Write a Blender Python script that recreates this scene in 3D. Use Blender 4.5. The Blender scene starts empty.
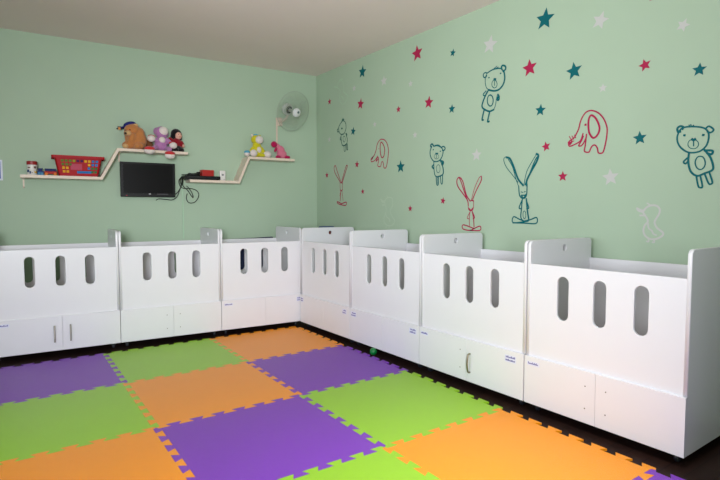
import bpy, bmesh, math, random
from mathutils import Vector, Matrix
random.seed(4)
SC = bpy.context.scene
COL = SC.collection
PHI = 0.0732            # the back wall runs a little out of square
TB = Vector((math.cos(PHI), -math.sin(PHI), 0))
NB = Vector((math.sin(PHI), math.cos(PHI), 0))
YB, YW, XR, XW, ZC = 5.443, 6.380, 2.8964, 3.66, 3.165
FZ = -.012              # floor level; the foam mats' top is z = 0

def BP(u, v, z): return TB*u + NB*v + Vector((0, 0, z))

# ------------------------------------------------------------------ materials
def lin(c):
    return tuple((x/12.92 if x <= .04045 else ((x+.055)/1.055)**2.4) for x in c)
MATS = {}
def mat(name, rgb, rough=.5, spec=.5, metal=0, noise=0, nscale=40, bump=0, bscale=200, emit=0, alpha=1, trans=0, sheen=0):
    if name in MATS: return MATS[name]
    m = bpy.data.materials.new(name); m.use_nodes = True
    nt = m.node_tree; b = nt.nodes['Principled BSDF']
    c = (*lin([x/255 for x in rgb]), 1)
    b.inputs['Base Color'].default_value = c
    b.inputs['Roughness'].default_value = rough
    b.inputs['Specular IOR Level'].default_value = spec
    b.inputs['Metallic'].default_value = metal
    b.inputs['Alpha'].default_value = alpha
    b.inputs['Transmission Weight'].default_value = trans
    if sheen: b.inputs['Sheen Weight'].default_value = sheen
    tc = nt.nodes.new('ShaderNodeTexCoord')
    n = nt.nodes.new('ShaderNodeTexNoise'); n.inputs['Scale'].default_value = nscale
    n.inputs['Detail'].default_value = 4
    nt.links.new(tc.outputs['Object'], n.inputs['Vector'])
    mx = nt.nodes.new('ShaderNodeMix'); mx.data_type = 'RGBA'
    k = max(noise, .015)
    mx.inputs['A'].default_value = (*[x*(1-k) for x in c[:3]], 1)
    mx.inputs['B'].default_value = (*[min(1, x*(1+k)) for x in c[:3]], 1)
    nt.links.new(n.outputs['Fac'], mx.inputs['Factor'])
    nt.links.new(mx.outputs['Result'], b.inputs['Base Color'])
    if bump:
        n2 = nt.nodes.new('ShaderNodeTexNoise'); n2.inputs['Scale'].default_value = bscale
        nt.links.new(tc.outputs['Object'], n2.inputs['Vector'])
        bp = nt.nodes.new('ShaderNodeBump'); bp.inputs['Strength'].default_value = bump
        bp.inputs['Distance'].default_value = .01
        nt.links.new(n2.outputs['Fac'], bp.inputs['Height'])
        nt.links.new(bp.outputs['Normal'], b.inputs['Normal'])
    MATS[name] = m
    return m

M_WALL = mat('green_wall_paint', (174, 196, 171), .6, .25, noise=.03, nscale=2.5, bump=.05, bscale=120)
M_CEIL = mat('ceiling_paint', (244, 229, 224), .8, .2, noise=.02, nscale=3)
M_FRONTW = mat('pale_room_paint', (190, 196, 180), .8, .2)
M_WHITE = mat('white_melamine', (231, 231, 235), .32, .45, noise=.01, nscale=6)
M_BASE = mat('bed_base_board', (120, 104, 90), .7, .2, noise=.1, nscale=20)
M_STEEL = mat('brushed_steel', (150, 146, 140), .35, .5, metal=1, noise=.08, nscale=300)
M_BRASS = mat('aged_nickel', (150, 142, 118), .35, .5, metal=1)
M_CASTER = mat('caster_plastic', (28, 30, 38), .4)
M_SCREWHOLE = mat('screw_hole_brown', (120, 112, 106), .8)
M_PAPER = mat('label_paper', (226, 228, 245), .6)
M_INK = mat('violet_ink', (118, 114, 172), .6)
M_PURPLE = mat('purple_foam', (126, 56, 184), .38, .6, noise=.05, nscale=30, bump=.25, bscale=350)
M_GREEN = mat('lime_foam', (150, 203, 34), .36, .65, noise=.05, nscale=30, bump=.25, bscale=350)
M_ORANGE = mat('orange_foam', (250, 154, 8), .36, .65, noise=.05, nscale=30, bump=.25, bscale=350)
M_SHELF = mat('cream_shelf_laminate', (226, 208, 190), .4, .4)
M_TEAL = mat('teal_vinyl', (0, 98, 104), .6, .2)
M_RED = mat('raspberry_vinyl', (172, 34, 76), .6, .2)
M_OFFW = mat('white_vinyl', (198, 199, 195), .6, .2)
M_FAINTW = mat('faint_white_vinyl', (182, 202, 178), .5)
M_BLACK = mat('black_plastic', (12, 12, 13), .4, .3)
M_SCREEN = mat('tv_screen_glass', (9, 9, 10), .3, .2)
M_CABLE = mat('black_cable', (22, 26, 24), .5)

def floor_material():
    m = bpy.data.materials.new('dark_wood_floor'); m.use_nodes = True
    nt = m.node_tree; b = nt.nodes['Principled BSDF']
    tc = nt.nodes.new('ShaderNodeTexCoord'); mp = nt.nodes.new('ShaderNodeMapping')
    mp.inputs['Scale'].default_value = (1, 1, 1)
    nt.links.new(tc.outputs['Object'], mp.inputs['Vector'])
    br = nt.nodes.new('ShaderNodeTexBrick')
    br.inputs['Scale'].default_value = 1.0
    br.inputs['Brick Width'].default_value = 1.2; br.inputs['Row Height'].default_value = .1
    br.inputs['Mortar Size'].default_value = .002
    br.inputs['Color1'].default_value = (*lin((.17, .10, .08)), 1)
    br.inputs['Color2'].default_value = (*lin((.13, .075, .06)), 1)
    br.inputs['Mortar'].default_value = (*lin((.05, .03, .03)), 1)
    nt.links.new(mp.outputs['Vector'], br.inputs['Vector'])
    nt.links.new(br.outputs['Color'], b.inputs['Base Color'])
    b.inputs['Roughness'].default_value = .5
    b.inputs['Specular IOR Level'].default_value = .25
    return m
M_FLOOR = floor_material()

# ------------------------------------------------------------------ helpers
def link(name, me, m=None, parent=None):
    o = bpy.data.objects.new(name, me); COL.objects.link(o)
    if m is not None and not me.materials:
        for x in (m if isinstance(m, (list, tuple)) else [m]): me.materials.append(x)
    if parent: o.parent = parent
    return o
def obj(name, bm, m, parent=None, smooth=None):
    me = bpy.data.meshes.new(name)
    bmesh.ops.recalc_face_normals(bm, faces=bm.faces)
    bm.to_mesh(me); bm.free()
    if smooth is not None:
        for p in me.polygons: p.use_smooth = True
        if smooth < 3: me.set_sharp_from_angle(angle=smooth)
    return link(name, me, m, parent)
def thing(name, label, cat, loc=(0, 0, 0), rotz=0, group=None):
    o = bpy.data.objects.new(name, None); COL.objects.link(o)
    o.empty_display_size = .1
    o.location = loc; o.rotation_euler = (0, 0, rotz)
    return tag(o, label, cat, group)
def tag(o, label, cat, group=None):
    o['label'] = label; o['category'] = cat
    if group: o['group'] = group
    return o
def struct(name, bm, m, parent=None):
    o = obj(name, bm, m, parent)
    if not parent: o['kind'] = 'structure'
    return o
def box(bm, x0, x1, y0, y1, z0, z1, bev=0, mi=0):
    vs = [bm.verts.new((x, y, z)) for z in (z0, z1) for y in (y0, y1) for x in (x0, x1)]
    fs = [bm.faces.new([vs[i] for i in f]) for f in ((0, 2, 3, 1), (4, 5, 7, 6), (0, 1, 5, 4), (2, 6, 7, 3), (0, 4, 6, 2), (1, 3, 7, 5))]
    for f in fs: f.material_index = mi
    if bev:
        r = bmesh.ops.bevel(bm, geom=list({e for f in fs for e in f.edges}), offset=bev, segments=2, affect='EDGES', profile=.5)
        for f in r['faces']: f.material_index = mi
    return vs
def prism(bm, pts, f, t0, t1, mi=0):
    """extrude polygon pts (a,b); f(a,b,t) -> vector"""
    A = [bm.verts.new(f(a, b, t0)) for a, b in pts]; B = [bm.verts.new(f(a, b, t1)) for a, b in pts]
    n = len(pts)
    caps = [bm.faces.new(L) for L in (A, B)]
    for f_ in caps: f_.material_index = mi; f_.normal_update()
    bmesh.ops.triangulate(bm, faces=caps, ngon_method='EAR_CLIP')
    for i in range(n):
        bm.faces.new((A[i], A[(i+1) % n], B[(i+1) % n], B[i])).material_index = mi
def cut_panel(name, outer, holes, thick, M, m, parent, bev=.002):
    """flat board with holes: outer / holes are (a,b) lists, M maps (a,b,t) to the parent's space"""
    cu = bpy.data.curves.new(name, 'CURVE'); cu.dimensions = '2D'; cu.fill_mode = 'BOTH'
    cu.extrude = thick/2-bev; cu.bevel_depth = bev; cu.bevel_resolution = 1; cu.offset = -bev
    for L in [outer]+holes:
        s = cu.splines.new('POLY'); s.points.add(len(L)-1); s.use_cyclic_u = True
        for p, (a, b) in zip(s.points, L): p.co = (a, b, 0, 1)
    t = bpy.data.objects.new(name, cu); COL.objects.link(t)
    dg = bpy.context.evaluated_depsgraph_get()
    me = bpy.data.meshes.new_from_object(t.evaluated_get(dg)); me.name = name
    bpy.data.objects.remove(t); bpy.data.curves.remove(cu)
    me.transform(M); me.materials.clear()
    bm = bmesh.new(); bm.from_mesh(me)
    bmesh.ops.remove_doubles(bm, verts=bm.verts, dist=1e-5)
    bpy.data.meshes.remove(me)
    return obj(name, bm, m, parent)
def tube(bm, pts, r, n=8, closed=False, mi=0, cap=True):
    pts = [Vector(p) for p in pts]; N = len(pts); rings = []
    R = r if isinstance(r, (list, tuple)) else [r]*N
    prev = None
    for i, p in enumerate(pts):
        a = pts[(i-1) % N] if (closed or i > 0) else p
        b = pts[(i+1) % N] if (closed or i < N-1) else p
        t = (b-a)
        if t.length < 1e-9: t = Vector((0, 0, 1))
        t.normalize()
        if prev is None:
            u = t.cross(Vector((0, 0, 1)))
            if u.length < 1e-3: u = t.cross(Vector((0, 1, 0)))
        else: u = prev-t*prev.dot(t)
        u.normalize(); prev = u; w = t.cross(u)
        rings.append([bm.verts.new(p+(u*math.cos(2*math.pi*k/n)+w*math.sin(2*math.pi*k/n))*R[i]) for k in range(n)])
    for i in range(N if closed else N-1):
        A, B = rings[i], rings[(i+1) % N]
        for k in range(n):
            bm.faces.new((A[k], A[(k+1) % n], B[(k+1) % n], B[k])).material_index = mi
    if cap and not closed:
        for L in (rings[0], rings[-1]): bm.faces.new(L).material_index = mi
def lathe(bm, prof, M=Matrix(), n=24, mi=0):
    rings = []
    for r, z in prof:
        rings.append([bm.verts.new(M @ Vector((r*math.cos(2*math.pi*k/n), r*math.sin(2*math.pi*k/n), z))) for k in range(n)] if r > 1e-6 else [bm.verts.new(M @ Vector((0, 0, z)))])
    for A, B in zip(rings, rings[1:]):
        for k in range(n):
            a = [A[k % len(A)], A[(k+1) % len(A)], B[(k+1) % len(B)], B[k % len(B)]]
            u = []
            for v in a:
                if v not in u: u.append(v)
            if len(u) > 2: bm.faces.new(u).material_index = mi
    for L in (rings[0], rings[-1]):
        if len(L) > 2: bm.faces.new(L).material_index = mi
def smooth_path(P, closed=False, k=5):
    P = [Vector(p) for p in P]; n = len(P)
    if n < 3: return P
    out = []
    for i in range(n if closed else n-1):
        g = lambda j: P[j % n] if closed else P[max(0, min(n-1, j))]
        a, b, c, d = g(i-1), g(i), g(i+1), g(i+2)
        for s in range(k):
            t = s/k
            out.append(.5*((2*b)+(c-a)*t+(2*a-5*b+4*c-d)*t*t+(3*b-a-3*c+d)*t**3))
    if not closed: out.append(P[-1])
    return out
def ellipsoid(bm, c, r, rot=(0, 0, 0), n=14):
    from mathutils import Euler
    M = Matrix.Translation(c) @ Euler(rot).to_matrix().to_4x4() @ Matrix.Diagonal((*r, 1))
    bmesh.ops.create_uvsphere(bm, u_segments=n, v_segments=n*2//3, radius=1, matrix=M)
def blob(name, parts, m, parent, voxel=.008, it=4):
    """plush volume: overlapping ellipsoids melted into one continuous soft skin"""
    bm = bmesh.new()
    for p in parts: ellipsoid(bm, *p)
    me = bpy.data.meshes.new(name); bm.to_mesh(me); bm.free()
    t = bpy.data.objects.new(name, me); COL.objects.link(t)
    md = t.modifiers.new('r', 'REMESH'); md.mode = 'VOXEL'; md.voxel_size = voxel
    ms = t.modifiers.new('s', 'SMOOTH'); ms.factor = .5; ms.iterations = it
    dg = bpy.context.evaluated_depsgraph_get()
    me2 = bpy.data.meshes.new_from_object(t.evaluated_get(dg)); me2.name = name
    bpy.data.objects.remove(t); bpy.data.meshes.remove(me)
    me2.materials.clear()
    for p in me2.polygons: p.use_smooth = True
    return link(name, me2, m, parent)

# ------------------------------------------------------------------ room
def corner(x):  # back-wall line at world x
    return (YW-math.sin(PHI)*x)/math.cos(PHI)
XL, YF = -1.75, -2.2
bm = bmesh.new(); box(bm, XL-.2, XW+.2, YF-.2, 6.9, FZ-.1, FZ); struct('floor', bm, M_FLOOR)
bm = bmesh.new(); box(bm, XL-.2, XW+.2, YF-.2, 6.9, ZC, ZC+.1); struct('ceiling', bm, M_CEIL)
bm = bmesh.new(); box(bm, XW, XW+.15, YF-.15, corner(XW)+.15, FZ, ZC); struct('wall_right', bm, M_WALL)
bm = bmesh.new()
prism(bm, [(XL-.15, corner(XL-.15)), (XW, corner(XW)), (XW, corner(XW)+.15), (XL-.15, corner(XL-.15)+.15)], lambda a, b, t: (a, b, t), FZ, ZC)
struct('wall_back', bm, M_WALL)
bm = bmesh.new(); box(bm, XL-.15, XW, YF-.15, YF, FZ, ZC); struct('wall_front', bm, M_FRONTW)
# left wall with one wide window opening (outside the frame; it is where the daylight comes from)
WY0, WY1, WZ0, WZ1 = 0.9, 3.9, .95, 2.5
bm = bmesh.new()
box(bm, XL-.15, XL, YF, WY0, FZ, ZC); box(bm, XL-.15, XL, WY1, corner(XL), FZ, ZC)
box(bm, XL-.15, XL, WY0, WY1, FZ, WZ0); box(bm, XL-.15, XL, WY0, WY1, WZ1, ZC)
struct('wall_left', bm, M_WALL)
bm = bmesh.new()
for y0, y1 in ((WY0, WY0+.05), (WY1-.05, WY1), ((WY0+WY1)/2-.03, (WY0+WY1)/2+.03)): box(bm, XL-.1, XL-.05, y0, y1, WZ0, WZ1)
for z0, z1 in ((WZ0, WZ0+.05), (WZ1-.05, WZ1)): box(bm, XL-.1, XL-.05, WY0, WY1, z0, z1)
wf = struct('window_1', bm, M_WHITE)

# ------------------------------------------------------------------ camera
F = 513.57
cam = bpy.data.cameras.new('camera'); co = bpy.data.objects.new('camera', cam); COL.objects.link(co)
cam.sensor_width = 36; cam.lens = F/720*36; cam.clip_start = .05
yaw, pitch, roll = .62196, -.05675, .00044
fw = Vector((math.sin(yaw)*math.cos(pitch), math.cos(yaw)*math.cos(pitch), math.sin(pitch)))
rt = Vector((math.cos(yaw), -math.sin(yaw), 0)); up = rt.cross(fw)
r2 = rt*math.cos(roll)+up*math.sin(roll); u2 = up*math.cos(roll)-rt*math.sin(roll)
co.matrix_world = Matrix(((r2.x, u2.x, -fw.x, 0), (r2.y, u2.y, -fw.y, 0), (r2.z, u2.z, -fw.z, 1.33405), (0, 0, 0, 1)))
SC.camera = co

# ------------------------------------------------------------------ light
def area(name, loc, direction, sx, sy, power, color, spread=180):
    l = bpy.data.lights.new(name, 'AREA'); l.shape = 'RECTANGLE'; l.size = sx; l.size_y = sy
    l.energy = power; l.color = color; l.spread = math.radians(spread)
    o = bpy.data.objects.new(name, l); COL.objects.link(o); o.location = loc
    o.rotation_euler = Vector(direction).to_track_quat('-Z', 'Y').to_euler()
    return o
area('window_daylight', (XL+.02, 2.4, 1.75), (1, 0, -.1), 2.4, 1.3, 18.7, (.93, .98, 1.06), 110)
area('ceiling_fill', (XL+.04, 2.0, 1.6), (1, -.1, .35), 2.4, 1.3, 34, (.95, .99, 1.03), 90)  # added lamp tilted upward to brighten the ceiling
area('front_fill', (-.8, YF+.05, 1.7), (.4, 1, -.06), 1.6, 1.4, 87, (.97, 1.0, 1.06), 70)  # added fill for the back row; this wall has no window
area('front_fill_up', (.8, YF+.06, 1.5), (.3, 1, .5), 2.4, 1.4, 15.5, (.95, 1.0, 1.03), 90)  # second added fill, aimed upward from the same windowless wall
area('floor_fill', (1.45, 1.1, 3.1), (.12, .1, -1), 1.0, 1.0, 13.5, (.97, .99, 1.05), 62)  # invented downlight that lifts the mats at the right; no fixture there
w = bpy.data.worlds.new('world'); SC.world = w; w.use_nodes = True
w.node_tree.nodes['Background'].inputs['Color'].default_value = (.8, .9, 1, 1)
w.node_tree.nodes['Background'].inputs['Strength'].default_value = 1.0
SC.view_settings.view_transform = 'Standard'
SC.view_settings.look = 'None'
SC.view_settings.exposure = 0
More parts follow.
